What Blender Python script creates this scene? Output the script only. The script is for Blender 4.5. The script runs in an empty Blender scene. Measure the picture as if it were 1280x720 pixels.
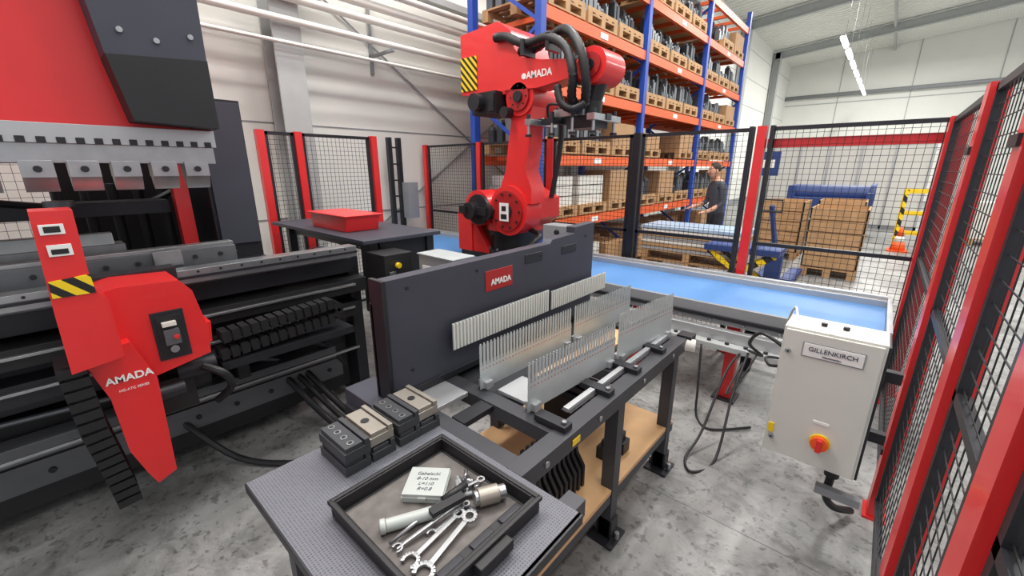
import bpy, bmesh, math, random
from mathutils import Vector, Matrix, Euler
random.seed(7)
sc = bpy.context.scene
R = math.radians

# ------------------------------------------------------------------ materials
def lin(c):
    o = []
    for v in c:
        v /= 255.0
        o.append(v/12.92 if v <= .04045 else ((v+.055)/1.055)**2.4)
    return (o[0], o[1], o[2], 1)
MATS = {}
def mat(name, col, rough=.5, metal=0, var=.06, scale=6, bump=0, emit=0, bscale=None, coat=0):
    if name in MATS: return MATS[name]
    m = bpy.data.materials.new(name); m.use_nodes = True
    nt = m.node_tree; b = nt.nodes['Principled BSDF']
    c = lin(col)
    tc = nt.nodes.new('ShaderNodeTexCoord')
    n = nt.nodes.new('ShaderNodeTexNoise'); n.inputs['Scale'].default_value = scale; n.inputs['Detail'].default_value = 5
    nt.links.new(tc.outputs['Object'], n.inputs['Vector'])
    mx = nt.nodes.new('ShaderNodeMix'); mx.data_type = 'RGBA'
    mx.inputs[6].default_value = tuple(x*(1-var*2) for x in c[:3])+(1,)
    mx.inputs[7].default_value = tuple(min(1, x*(1+var*2)) for x in c[:3])+(1,)
    nt.links.new(n.outputs['Fac'], mx.inputs[0]); nt.links.new(mx.outputs[2], b.inputs['Base Color'])
    b.inputs['Roughness'].default_value = rough; b.inputs['Metallic'].default_value = metal
    b.inputs['Coat Weight'].default_value = coat
    if bump:
        n2 = nt.nodes.new('ShaderNodeTexNoise'); n2.inputs['Scale'].default_value = bscale or scale*8
        nt.links.new(tc.outputs['Object'], n2.inputs['Vector'])
        bp = nt.nodes.new('ShaderNodeBump'); bp.inputs['Strength'].default_value = bump; bp.inputs['Distance'].default_value = .01
        nt.links.new(n2.outputs['Fac'], bp.inputs['Height']); nt.links.new(bp.outputs[0], b.inputs['Normal'])
    if emit:
        b.inputs['Emission Color'].default_value = c; b.inputs['Emission Strength'].default_value = emit
    MATS[name] = m; return m

RED = mat('red_paint', (220,40,42), .38, var=.04, coat=.2)
REDD = mat('dark_red_paint', (165,28,30), .45)
BLK = mat('black_plastic', (27,27,30), .5, var=.15)
BLKM = mat('black_metal', (42,43,48), .42, .3, var=.15)
DGR = mat('dark_slate_steel', (66,67,78), .5, .2, var=.12, scale=3)
MGR = mat('mid_grey_steel', (104,106,110), .42, .5, var=.12, scale=5)
FRM = mat('bench_frame_paint', (66,67,72), .45, .3, var=.12)
STL = mat('brushed_steel', (168,170,172), .32, .85, var=.12, scale=14)
STLB = mat('bright_galvanised_sheet', (188,195,196), .42, .35, var=.08, scale=10)
ALU = mat('aluminium', (184,186,188), .4, .5, var=.05)
WHT = mat('white_panel', (230,230,223), .6, var=.02, scale=1.5)
WHP = mat('white_plastic', (224,222,214), .4, var=.02)
CAB = mat('cabinet_cream', (210,210,203), .4, var=.03)
BLU = mat('conveyor_blue', (86,138,196), .5, var=.05, scale=3)
RBL = mat('rack_blue', (36,72,165), .45)
ORG = mat('rack_orange', (226,96,42), .45)
WOOD = mat('pallet_wood', (178,140,98), .7, var=.18, scale=9)
WOODS = mat('shelf_wood', (205,164,118), .55, var=.1, scale=7)
CARD = mat('cardboard', (172,134,96), .8, var=.1)
GREY = mat('grey_paint', (140,143,146), .5)
COLM = mat('column_grey', (172,175,174), .5)
YEL = mat('yellow_paint', (236,200,30), .4)
ORC = mat('cone_orange', (240,95,30), .5)
LED = mat('led_tube', (255,255,255), .5, emit=14)
LBL = mat('label_white', (235,235,232), .5, var=.01)
INK = mat('ink_dark', (35,38,60), .6)
SKIN = mat('skin', (205,150,122), .55, var=.05)
SHIRT = mat('work_shirt', (62,66,74), .85, var=.15, scale=12)
TROU = mat('work_trousers', (38,40,50), .85, var=.15, scale=12)
HAIR = mat('hair_brown', (52,38,30), .7, var=.3, scale=40)
BLUM = mat('machine_blue', (38,62,120), .5)
TRAN = mat('translucent_grey_plastic', (176,182,178), .3, var=.04)
FLOORT = mat('tray_liner', (104,99,96), .75, var=.25, scale=30)

def stripes(name, c1, c2, freq):
    m = bpy.data.materials.new(name); m.use_nodes = True; nt = m.node_tree; b = nt.nodes['Principled BSDF']
    tc = nt.nodes.new('ShaderNodeTexCoord'); s = nt.nodes.new('ShaderNodeSeparateXYZ')
    nt.links.new(tc.outputs['Object'], s.inputs[0])
    a = nt.nodes.new('ShaderNodeMath'); a.operation = 'ADD'; a2 = nt.nodes.new('ShaderNodeMath'); a2.operation = 'ADD'
    nt.links.new(s.outputs[0], a.inputs[0]); nt.links.new(s.outputs[1], a.inputs[1])
    nt.links.new(a.outputs[0], a2.inputs[0]); nt.links.new(s.outputs[2], a2.inputs[1])
    mu = nt.nodes.new('ShaderNodeMath'); mu.operation = 'MULTIPLY'; mu.inputs[1].default_value = freq
    fr = nt.nodes.new('ShaderNodeMath'); fr.operation = 'FRACT'; gt = nt.nodes.new('ShaderNodeMath'); gt.operation = 'GREATER_THAN'; gt.inputs[1].default_value = .5
    nt.links.new(a2.outputs[0], mu.inputs[0]); nt.links.new(mu.outputs[0], fr.inputs[0]); nt.links.new(fr.outputs[0], gt.inputs[0])
    mx = nt.nodes.new('ShaderNodeMix'); mx.data_type = 'RGBA'; mx.inputs[6].default_value = lin(c1); mx.inputs[7].default_value = lin(c2)
    nt.links.new(gt.outputs[0], mx.inputs[0]); nt.links.new(mx.outputs[2], b.inputs['Base Color']); b.inputs['Roughness'].default_value = .45
    return m
HAZ = stripes('hazard_stripes', (240,205,25), (25,25,25), 14)
HAZB = stripes('hazard_stripes_large', (240,205,25), (25,25,25), 4)

def floor_mat():
    m = bpy.data.materials.new('concrete_floor'); m.use_nodes = True; nt = m.node_tree; b = nt.nodes['Principled BSDF']
    tc = nt.nodes.new('ShaderNodeTexCoord')
    def noise(sc_, det, rough=.6, dist=0):
        n = nt.nodes.new('ShaderNodeTexNoise'); n.inputs['Scale'].default_value = sc_; n.inputs['Detail'].default_value = det; n.inputs['Roughness'].default_value = rough; n.inputs['Distortion'].default_value = dist
        nt.links.new(tc.outputs['Object'], n.inputs['Vector']); return n
    n1 = noise(1.1, 7); n2 = noise(5, 9, .72, .6); n3 = noise(26, 5)
    def ramp(n, p0, c0, p1, c1):
        r = nt.nodes.new('ShaderNodeValToRGB'); r.color_ramp.elements[0].position = p0; r.color_ramp.elements[0].color = c0
        r.color_ramp.elements[1].position = p1; r.color_ramp.elements[1].color = c1
        nt.links.new(n.outputs['Fac'], r.inputs[0]); return r.outputs[0]
    r1 = ramp(n1, .32, lin((118,118,117)), .66, lin((172,172,170)))
    r2 = ramp(n2, .38, (.42,.42,.41,1), .56, (1,1,1,1))
    r3 = ramp(n3, .36, (.35,.35,.35,1), .44, (1,1,1,1))
    def mul(a, b_):
        x = nt.nodes.new('ShaderNodeMix'); x.data_type = 'RGBA'; x.blend_type = 'MULTIPLY'; x.inputs[0].default_value = .72
        nt.links.new(a, x.inputs[6]); nt.links.new(b_, x.inputs[7]); return x.outputs[2]
    nt.links.new(mul(mul(r1, r2), r3), b.inputs['Base Color'])
    b.inputs['Roughness'].default_value = .38
    bp = nt.nodes.new('ShaderNodeBump'); bp.inputs['Strength'].default_value = .12; bp.inputs['Distance'].default_value = .01
    nt.links.new(n3.outputs['Fac'], bp.inputs['Height']); nt.links.new(bp.outputs[0], b.inputs['Normal'])
    return m
FLOOR = floor_mat()

def perf_mat():
    m = bpy.data.materials.new('perforated_rubber'); m.use_nodes = True; nt = m.node_tree; b = nt.nodes['Principled BSDF']
    tc = nt.nodes.new('ShaderNodeTexCoord'); v = nt.nodes.new('ShaderNodeTexVoronoi'); v.inputs['Scale'].default_value = 125; v.inputs['Randomness'].default_value = .08
    nt.links.new(tc.outputs['Object'], v.inputs['Vector'])
    r = nt.nodes.new('ShaderNodeValToRGB'); r.color_ramp.elements[0].position = .22; r.color_ramp.elements[0].color = lin((38,40,46)); r.color_ramp.elements[1].position = .5; r.color_ramp.elements[1].color = lin((106,108,116))
    nt.links.new(v.outputs['Distance'], r.inputs[0]); nt.links.new(r.outputs[0], b.inputs['Base Color'])
    bp = nt.nodes.new('ShaderNodeBump'); bp.inputs['Strength'].default_value = .45; bp.inputs['Distance'].default_value = .002
    nt.links.new(v.outputs['Distance'], bp.inputs['Height']); nt.links.new(bp.outputs[0], b.inputs['Normal']); b.inputs['Roughness'].default_value = .5
    return m
PERF = perf_mat()

# ------------------------------------------------------------------ builder
class B:
    def __init__(s):
        s.bm = bmesh.new(); s.m = []
    def mi(s, m):
        if m not in s.m: s.m.append(m)
        return s.m.index(m)
    def box(s, x0, x1, y0, y1, z0, z1, m, rot=None, piv=None):
        i = s.mi(m)
        vs = [Vector((x, y, z)) for x in (x0, x1) for y in (y0, y1) for z in (z0, z1)]
        if rot:
            c = Vector(piv) if piv else Vector(((x0+x1)/2, (y0+y1)/2, (z0+z1)/2))
            M = Euler(rot).to_matrix(); vs = [M @ (v-c)+c for v in vs]
        v = [s.bm.verts.new(q) for q in vs]
        for f in ((0,1,3,2),(4,6,7,5),(0,4,5,1),(2,3,7,6),(0,2,6,4),(1,5,7,3)):
            s.bm.faces.new([v[k] for k in f]).material_index = i
        return s
    def bar(s, p0, p1, w, h, m):
        p0 = Vector(p0); p1 = Vector(p1); d = (p1-p0); d.normalize()
        up = Vector((0,0,1)) if abs(d.z) < .95 else Vector((0,1,0))
        a = d.cross(up).normalized(); b_ = a.cross(d).normalized(); i = s.mi(m)
        r = []
        for p in (p0, p1):
            r.append([s.bm.verts.new(p+a*sx*w/2+b_*sy*h/2) for sx, sy in ((-1,-1),(1,-1),(1,1),(-1,1))])
        for k in range(4):
            s.bm.faces.new((r[0][k], r[0][(k+1)%4], r[1][(k+1)%4], r[1][k])).material_index = i
        s.bm.faces.new(r[0][::-1]).material_index = i; s.bm.faces.new(r[1]).material_index = i
        return s
    def cyl(s, p0, p1, r0, m, r1=None, n=20):
        if r1 is None: r1 = r0
        p0 = Vector(p0); p1 = Vector(p1); d = (p1-p0).normalized()
        up = Vector((0,0,1)) if abs(d.z) < .95 else Vector((0,1,0))
        a = d.cross(up).normalized(); b_ = a.cross(d).normalized(); i = s.mi(m); R_ = []
        for p, r in ((p0, r0), (p1, r1)):
            R_.append([s.bm.verts.new(p+(a*math.cos(2*math.pi*k/n)+b_*math.sin(2*math.pi*k/n))*r) for k in range(n)])
        for k in range(n):
            f = s.bm.faces.new((R_[0][k], R_[0][(k+1)%n], R_[1][(k+1)%n], R_[1][k])); f.material_index = i; f.smooth = True
        s.bm.faces.new(R_[0][::-1]).material_index = i; s.bm.faces.new(R_[1]).material_index = i
        return s
    def tube(s, pts, r, m, n=8, smooth=True, sub=6, ribs=False):
        P = [Vector(p) for p in pts]
        if smooth and len(P) > 2:
            Q = []
            for k in range(len(P)-1):
                a = P[max(k-1,0)]; b_ = P[k]; c = P[k+1]; d = P[min(k+2,len(P)-1)]
                for t in range(sub):
                    u = t/sub
                    Q.append(.5*((2*b_)+(-a+c)*u+(2*a-5*b_+4*c-d)*u*u+(-a+3*b_-3*c+d)*u**3))
            Q.append(P[-1]); P = Q
        i = s.mi(m); prev = None; ref = Vector((.13,.31,.94))
        for k, p in enumerate(P):
            d = (P[min(k+1,len(P)-1)]-P[max(k-1,0)]).normalized()
            a = d.cross(ref)
            if a.length < .1: a = d.cross(Vector((1,0,0)))
            a.normalize(); b_ = a.cross(d)
            rr = r*(1.18 if (ribs and k%2) else 1)
            ring = [s.bm.verts.new(p+(a*math.cos(2*math.pi*j/n)+b_*math.sin(2*math.pi*j/n))*rr) for j in range(n)]
            if prev:
                for j in range(n):
                    f = s.bm.faces.new((prev[j], prev[(j+1)%n], ring[(j+1)%n], ring[j])); f.material_index = i; f.smooth = not ribs
            else: s.bm.faces.new(ring[::-1]).material_index = i
            prev = ring
        s.bm.faces.new(prev).material_index = i
        return s
    def prism(s, poly, axis, a0, a1, m):
        i = s.mi(m)
        def P(q, a):
            return {'x': (a, q[0], q[1]), 'y': (q[0], a, q[1]), 'z': (q[0], q[1], a)}[axis]
        v0 = [s.bm.verts.new(P(q, a0)) for q in poly]; v1 = [s.bm.verts.new(P(q, a1)) for q in poly]
        n = len(poly)
        for k in range(n): s.bm.faces.new((v0[k], v0[(k+1)%n], v1[(k+1)%n], v1[k])).material_index = i
        s.bm.faces.new(v0[::-1]).material_index = i; s.bm.faces.new(v1).material_index = i
        return s
    def sphere(s, c, r, m, sc_=(1,1,1), u=16, v=10):
        i = s.mi(m); M = Matrix.Translation(c) @ Matrix.Diagonal((r*sc_[0], r*sc_[1], r*sc_[2], 1))
        q = bmesh.ops.create_uvsphere(s.bm, u_segments=u, v_segments=v, radius=1, matrix=M)
        for vv in q['verts']:
            for f in vv.link_faces: f.material_index = i; f.smooth = True
        return s
    def done(s, name, bevel=0, parent=None):
        bmesh.ops.recalc_face_normals(s.bm, faces=s.bm.faces)
        xs = [v.co.x for v in s.bm.verts]; ys = [v.co.y for v in s.bm.verts]; zs = [v.co.z for v in s.bm.verts]
        o = Vector(((min(xs)+max(xs))/2, (min(ys)+max(ys))/2, min(zs)))
        bmesh.ops.translate(s.bm, verts=s.bm.verts, vec=-o)
        me = bpy.data.meshes.new(name); s.bm.to_mesh(me); s.bm.free()
        for m in s.m: me.materials.append(m)
        ob = bpy.data.objects.new(name, me); bpy.context.collection.objects.link(ob)
        if parent is not None: ob.parent = parent; ob.location = o-parent.location
        else: ob.location = o
        if bevel:
            md = ob.modifiers.new('bevel', 'BEVEL'); md.width = bevel; md.segments = 2; md.limit_method = 'ANGLE'; md.angle_limit = R(40); md.use_clamp_overlap = True
            ob.modifiers.new('wn', 'WEIGHTED_NORMAL')
        return ob
def text(body, loc, size, face, m, parent, name='lettering', bold=0.0, rz=None):
    cu = bpy.data.curves.new(name, 'FONT'); cu.body = body; cu.size = size; cu.align_x = 'CENTER'; cu.align_y = 'CENTER'; cu.extrude = .001; cu.offset = bold
    cu.materials.append(m)
    ob = bpy.data.objects.new(name, cu); bpy.context.collection.objects.link(ob)
    ob.rotation_euler = {'x': (R(90),0,R(90)), '-y': (R(90),0,0), 'z': (0,0,rz or 0)}[face]
    ob.parent = parent; ob.location = Vector(loc)-parent.location
    return ob

# ------------------------------------------------------------------ room
X0, X1, Y0, Y1 = -5.5, 16, -4.0, 31.0
B().box(X0, X1, Y0, Y1, -.1, 0, FLOOR).done('floor')
B().box(X0-.2, X0, Y0, Y1, 0, 7.4, WHT).done('wall_left')
t = B()
for z in (1.1, 2.2, 3.3, 4.4, 5.5, 6.6): t.box(X0, X0+.006, Y0, Y1, z-.008, z+.008, GREY)
t.box(X0, X0+.03, Y0, Y1, 0, .25, GREY)
t.done('trim_1')
t = B(); t.box(X0,X1,1.936,1.939,0,.001,MGR); t.box(X0,X1,7.2,7.206,0,.001,MGR); t.done('trim_3')
B().box(X0, X1, Y1, Y1+.2, 0, 9.6, WHT).done('wall_back')
t = B()
for z in (2.6, 5.2): t.box(X0, X1, Y1-.03, Y1, z-.02, z+.02, COLM)
for x in range(-3, 16, 3): t.box(x-.02, x+.02, Y1-.02, Y1, 0, 7.4+.1*(x-X0), COLM)
t.cyl((X0, Y1-.25, 5.6), (X1, Y1-.25, 5.6), .1, GREY)
t.done('trim_2')
c = B(); i = c.mi(WHT); y = Y0; prev = None
prof = [(0,0),(.12,0),(.16,.09),(.26,.09),(.30,0)]
while y < Y1:
    for dy, dz in prof[:-1]:
        ya = min(y+dy, Y1)
        cur = (c.bm.verts.new((X0, ya, 7.3+dz)), c.bm.verts.new((X1, ya, 7.3+dz+.1*(X1-X0))))
        if prev: c.bm.faces.new((prev[0], prev[1], cur[1], cur[0])).material_index = i
        prev = cur
    y += .30
c.done('ceiling')
t = B()
for yb in (8.2, 14.2, 20.2, 26.2):
    for dz, ww in ((-.04,.2), (-.36,.2)): t.bar((X0+.1, yb, 7.25+dz), (X1, yb, 7.25+dz+.1*(X1-X0)), ww, .03, COLM)
    t.bar((X0+.1, yb, 7.05), (X1, yb, 7.05+.1*(X1-X0)), .02, .3, COLM)
for xx in (-1, 4, 9): t.box(xx-.04, xx+.04, Y0, Y1, 7.05+.1*(xx-X0), 7.2+.1*(xx-X0), COLM)
t.done('ceiling_beams')
for yb in (2.2, 8.2, 14.2, 20.2, 26.2):
    cb = B()
    cb.box(X0+.05, X0+.075, yb-.15, yb+.15, 0, 7.2, COLM); cb.box(X0+.33, X0+.355, yb-.15, yb+.15, 0, 7.2, COLM); cb.box(X0+.07, X0+.34, yb-.01, yb+.01, 0, 7.2, COLM)
    cb.done('steel_column', .003)
pp = B()
for dx, z, r in ((.42,3.42,.045), (.42,3.58,.05), (.42,3.2,.035), (.52,3.72,.04), (.42,2.98,.02)):
    pp.cyl((X0+dx, Y0, z), (X0+dx, 12, z), r, WHP)
pp.box(X0+.36, X0+.5, Y0, 12, 3.82, 3.9, COLM)
for yy in (-1,.6,3.4,5.2,6.6): pp.box(X0+.01, X0+.55, yy-.02, yy+.02, 3.1, 3.13, GREY); pp.box(X0+.01, X0+.04, yy-.02, yy+.02, 2.9, 3.95, GREY)
pp.done('pipe_run')
br = B(); br.cyl((X0+.03, 2.4, 3.9), (X0+.03, 8.0, .3), .012, GREY); br.cyl((X0+.03, 2.4, .3), (X0+.03, 8.0, 3.9), .012, GREY); br.done('cross_bracing_rods')

def strip(xx, z, zt, ya):
    lp = B(); y = ya
    while y < 29:
        lp.box(xx-.06, xx+.06, y, y+1.35, z+.05, z+.1, GREY); lp.box(xx-.05, xx+.05, y+.03, y+1.32, z, z+.05, LED); lp.cyl((xx, y+.65, z+.1), (xx, y+.65, zt), .005, GREY, n=6); y += 1.9
    lp.done('led_strip_light')
strip(-1.72, 5.2, 7.5, 16.0); strip(5, 5.8, 8.2, 9); strip(11, 5.8, 8.8, 9)  # first strip is the visible one; other two added out of view as light sources

# ------------------------------------------------------------------ fences
def fence(axis, c, a0, a1, posts, frames, zt=2.0, zb=.12, sp=.045, pw=.03, pt=.03, mid=None, black=(), wire=.0015):
    b = B()
    def bx(u0, u1, t0, t1, z0, z1, m):
        if axis == 'y': b.box(c+t0, c+t1, u0, u1, z0, z1, m)
        else: b.box(u0, u1, c+t0, c+t1, z0, z1, m)
    for p in posts:
        bx(p-pw, p+pw, -pt, pt, 0, zt+.01, BLKM if p in black else RED)
        bx(p-.07, p+.07, -.045, .045, 0, .012, BLKM if p in black else RED)
    for (u0, u1) in frames:
        for z in (zb, zt-.03): bx(u0, u1, -.014, .014, z, z+.03, BLKM)
        if mid: bx(u0, u1, -.014, .014, mid, mid+.03, BLKM)
        for u in (u0, u1-.03): bx(u, u+.03, -.014, .014, zb, zt, BLKM)
        u = u0+sp
        while u < u1-.03:
            bx(u-wire, u+wire, -wire, wire, zb, zt, BLK); u += sp
        z = zb+sp
        while z < zt-.03:
            bx(u0, u1, -.004, -.0015, z-wire, z+wire, BLK); z += sp
    return b
b = fence('x', 4.12, -5.4, .3, [-5.36, -4.2, -3.02, -1.95, -.86, .3], [(-5.3,-4.25),(-4.15,-3.07),(-2.97,-2.0),(-1.9,-.92),(-.8,.25)], zt=2.02, mid=1.05, pw=.035, black=(-1.95,))
b.box(-.82, .26, 4.16, 4.19, 1.86, 1.93, RED)
b.box(-.955, -.92, 4.09, 4.16, 0, 2.03, BLKM); b.box(-.8,-.77,4.09,4.16,0,2.03,BLKM)
b.done('safety_fence')
b = fence('y', -4.6, 1.3, 3.9, [1.58, 1.93, 2.78], [(1.62,1.89),(1.97,2.73)], zt=2.04, pw=.035, pt=.035)
b.done('safety_fence')
b = fence('y', .25, -.6, 4.2, [3.95, 2.52, 1.62, 1.0, .3], [(2.60,3.88),(1.70,2.44),(1.09,1.54),(.39,.92)], zt=2.0, mid=1.1, pw=.055, pt=.03, sp=.06)
for yy in (2.61, 1.72, 1.10):
    b.box(.23,.27, yy-.02, yy+.02, .1, 2.0, BLKM)
for yy in (2.52,1.62,1.0):
    for z in (.35,1.75): b.box(.212,.222,yy-.03,yy+.09,z,z+.03,BLKM)
b.done('safety_fence')

# ------------------------------------------------------------------ conveyor / robot track
b = B()
CX0, CX1 = -5.2, .15
b.box(CX0, CX1, 3.17, 3.9, .70, .735, BLU)
b.box(CX0, CX1, 3.14, 3.17, .60, .742, GREY); b.box(CX0, CX1, 3.9, 3.95, .60, .78, ALU); b.box(CX0,CX1,3.95,4.0,.70,.80,ALU)
b.box(CX0, CX1, 3.12, 3.14, .64, .67, BLKM)
b.box(CX0, CX1, 3.2, 3.9, .62, .70, GREY)
b.box(CX0, .05, 3.08, 3.14, .50, .58, ALU)
b.box(-1.9, -.3, 3.0, 3.08, .46, .50, COLM)
for k in range(14): b.cyl((-1.85+k*.12, 3.04, .50), (-1.85+k*.12, 3.04, .515), .015, BLKM, n=8)
for k in range(9): b.cyl((-1.9+k*.22, 3.12, .62), (-1.9+k*.22, 3.14, .62), .01, STL, n=8)
for x in (-4.8, -3.6, -2.4, -1.4, -.65, 0):
    b.box(x-.04, x+.04, 3.2, 3.28, 0, .62, RED if x > -1.5 else BLKM); b.box(x-.04, x+.04, 3.8, 3.88, 0, .62, BLKM); b.box(x-.04, x+.04, 3.28, 3.8, .3, .36, GREY)
    b.box(x-.08, x+.08, 3.15, 3.33, 0, .015, BLKM)
b.box(.15,.18,3.14,4.0,.55,.78,ALU)
b.done('conveyor_belt', .003)

# ------------------------------------------------------------------ robot
b = B()
rx, ry = -3.05, 3.52
b.box(rx-.55, rx+.5, ry-.31, ry+.31, .736, .79, BLKM)
b.box(rx-.6, rx-.38, ry-.3, ry+.3, .79, 1.22, RED); b.prism([(rx-.38,.79),(rx-.1,.79),(rx-.38,1.15)], 'y', ry-.28, ry-.22, RED)
b.cyl((rx,ry,.79),(rx,ry,.84),.31,BLKM,n=32); b.cyl((rx,ry,.84),(rx,ry,1.0),.26,BLK,n=32); b.cyl((rx,ry,1.0),(rx,ry,1.05),.3,BLKM,n=32)
for k in range(12):
    a = k*math.pi/6; b.cyl((rx+.285*math.cos(a),ry+.285*math.sin(a),.84),(rx+.285*math.cos(a),ry+.285*math.sin(a),.86),.014,STL,n=8)
b.cyl((rx,ry,1.05),(rx,ry,1.14),.31,RED,n=36)
b.prism([(rx-.34,1.1),(rx+.3,1.1),(rx+.42,1.2),(rx+.42,1.40),(rx+.2,1.5),(rx-.3,1.46),(rx-.4,1.36)], 'y', ry-.14, ry+.25, RED)
sx_ = rx+.20
b.cyl((sx_,ry-.34,1.28),(sx_,ry-.1,1.28),.25,RED,n=40); b.cyl((sx_,ry-.36,1.28),(sx_,ry-.34,1.28),.2,REDD,n=36); b.cyl((sx_,ry-.38,1.28),(sx_,ry-.36,1.28),.07,BLKM,n=24)
for k in range(10):
    a = k*math.pi/5; b.cyl((sx_+.17*math.cos(a),ry-.375,1.28+.17*math.sin(a)),(sx_+.17*math.cos(a),ry-.36,1.28+.17*math.sin(a)),.012,BLKM,n=8)
b.box(sx_-.07,sx_+.05,ry-.39,ry-.38,1.18,1.36,LBL); b.box(sx_-.05,sx_+.03,ry-.392,ry-.39,1.20,1.25,BLK); b.box(sx_-.04,sx_+.02,ry-.392,ry-.39,1.28,1.33,BLK)
b.cyl((rx-.24,ry-.34,1.28),(rx-.24,ry,1.28),.19,RED,n=30); b.cyl((rx-.24,ry-.48,1.26),(rx-.24,ry-.34,1.26),.09,BLK,n=26); b.box(rx-.36,rx-.26,ry-.5,ry-.36,1.23,1.31,BLK)
b.cyl((rx-.20,ry-.38,1.27),(rx-.20,ry-.34,1.27),.16,BLKM,n=30); b.cyl((rx-.05,ry-.42,1.25),(rx-.05,ry-.34,1.25),.08,BLK,n=24); b.box(rx-.2,rx-.02,ry-.44,ry-.4,1.22,1.3,BLK)
# upper arm
ax, ex, ez = rx+.28, rx+.34, 2.33
b.prism([(ax-.22,1.36),(ax+.2,1.36),(ax+.2,1.5),(ax+.12,1.68),(ex+.10,1.9),(ex+.11,2.12),(ex+.16,2.33),(ex-.16,2.33),(ex-.12,2.12),(ax-.10,1.9),(ax-.13,1.68),(ax-.2,1.52)], 'y', ry-.31, ry-.1, RED)
b.cyl((ex,ry-.33,ez),(ex,ry+.1,ez),.165,RED,n=36); b.cyl((ex,ry-.35,ez),(ex,ry-.33,ez),.12,REDD,n=30); b.cyl((ex,ry-.37,ez),(ex,ry-.35,ez),.05,BLKM)
for k in range(8):
    a = k*math.pi/4; b.cyl((ex+.09*math.cos(a),ry-.358,ez+.09*math.sin(a)),(ex+.09*math.cos(a),ry-.35,ez+.09*math.sin(a)),.008,BLKM,n=8)
# head block
b.prism([(rx-.45,2.42),(rx+.02,2.38),(rx+.32,2.36),(rx+.36,2.62),(rx+.26,2.76),(rx+.22,2.90),(rx+.06,3.0),(rx-.45,2.97)], 'y', ry-.32, ry+.22, RED)
b.box(rx-.45, rx-.22, ry-.33, ry-.32, 2.45, 2.76, HAZ); b.box(rx-.46, rx-.45, ry-.28, ry+.2, 2.5, 2.8, HAZ)
b.box(rx-.20, rx+.12, ry-.42, ry-.05, 2.20, 2.40, BLK); b.cyl((rx-.10,ry-.5,2.31),(rx-.10,ry-.42,2.31),.08,BLKM); b.box(rx+.04, rx+.11, ry-.44, ry-.42, 2.22, 2.38, BLKM)
b.cyl((rx+.22,ry-.42,2.2),(rx+.22,ry-.33,2.2),.05,BLK)
# forearm
b.prism([(rx+.15,2.40),(rx+.55,2.38),(rx+.92,2.42),(rx+.92,2.56),(rx+.6,2.60),(rx+.35,2.66),(rx+.15,2.72)], 'y', ry-.35, ry-.12, RED)
b.cyl((rx+.90,ry-.22,2.49),(rx+1.02,ry-.22,2.49),.10,RED,n=30); b.cyl((rx+.90,ry-.22,2.49),(rx+.93,ry-.22,2.49),.115,BLKM,n=30)
wxx = rx+1.12
b.cyl((wxx,ry-.38,2.48),(wxx,ry-.06,2.48),.135,RED,n=32); b.cyl((wxx,ry-.40,2.48),(wxx,ry-.38,2.48),.09,REDD,n=28); b.cyl((wxx,ry-.41,2.48),(wxx,ry-.40,2.48),.04,BLKM,n=20)
b.cyl((wxx-.02,ry-.22,2.38),(wxx-.07,ry-.22,2.24),.08,BLKM,n=24); b.cyl((wxx-.07,ry-.22,2.24),(wxx-.08,ry-.22,2.14),.09,BLK,n=24)
# hoses
b.tube([(rx+.05,ry-.34,2.86),(rx+.2,ry-.36,2.84),(rx+.45,ry-.38,2.74),(rx+.7,ry-.4,2.74),(rx+.92,ry-.44,2.62),(rx+1.02,ry-.48,2.42),(rx+.98,ry-.42,2.25),(rx+1.0,ry-.3,2.12)], .034, BLK, ribs=True, sub=10, n=12)
b.tube([(rx+.3,ry-.28,2.72),(rx+.5,ry-.28,2.72),(rx+.75,ry-.3,2.80),(rx+.92,ry-.38,2.74),(rx+1.08,ry-.45,2.55),(rx+1.12,ry-.44,2.35),(rx+1.06,ry-.35,2.2)], .034, BLK, ribs=True, sub=10, n=12)
b.tube([(rx+.85,ry-.45,2.35),(rx+.9,ry-.46,2.22),(rx+1.0,ry-.44,2.16),(rx+1.1,ry-.4,2.2)], .03, BLK, ribs=True, n=10)
for p in ((rx+.45,2.74),(rx+.72,2.74)): b.box(p[0]-.02,p[0]+.02,ry-.43,ry-.26,p[1]-.1,p[1]+.03,BLKM)
b.tube([(rx+.1,ry-.1,1.1),(rx+.5,ry-.2,1.05),(rx+.42,ry-.35,.9),(rx+.2,ry-.38,.8)], .025, BLK)
b.tube([(rx+.42,ry+.1,1.4),(rx+.5,ry+.12,1.9),(rx+.5,ry+.1,2.2),(rx+.35,ry,2.4)], .028, BLK)
# gripper
g = 2.10
b.box(rx+.5, rx+1.22, ry-.26, ry-.18, g-.02, g+.03, BLKM); b.box(rx+.48,rx+.55,ry-.42,ry-.02,g-.03,g+.02,STL); b.box(rx+1.14,rx+1.21,ry-.44,ry,g-.03,g+.02,STL); b.box(rx+.74,rx+.79,ry-.42,ry-.02,g-.03,g+.02,BLKM)
b.box(rx+.88,rx+1.14,ry-.34,ry-.10,g-.08,g+.02,BLKM)
for x in (rx+.51, rx+.77, rx+.98, rx+1.18):
    for y in (ry-.40, ry-.06):
        b.cyl((x,y,g),(x,y,g-.11),.013,STL,n=10); b.cyl((x,y,g-.11),(x,y,g-.13),.03,BLK,n=14); b.cyl((x,y,g),(x,y,g+.06),.018,BLKM,n=10)
b.box(rx+.75,rx+1.05,ry-.36,ry-.32,g+.02,g+.08,STL); b.cyl((rx+.36,ry-.22,g+.02),(rx+.54,ry-.22,g+.02),.025,STL); b.box(rx+.34,rx+.4,ry-.3,ry-.14,g-.05,g+.06,BLKM)
b.tube([(rx+.6,ry-.2,g),(rx+.7,ry-.35,g+.13),(rx+.95,ry-.3,g+.08)],.012,BLK)
rob = b.done('industrial_robot_arm', .012)
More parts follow.
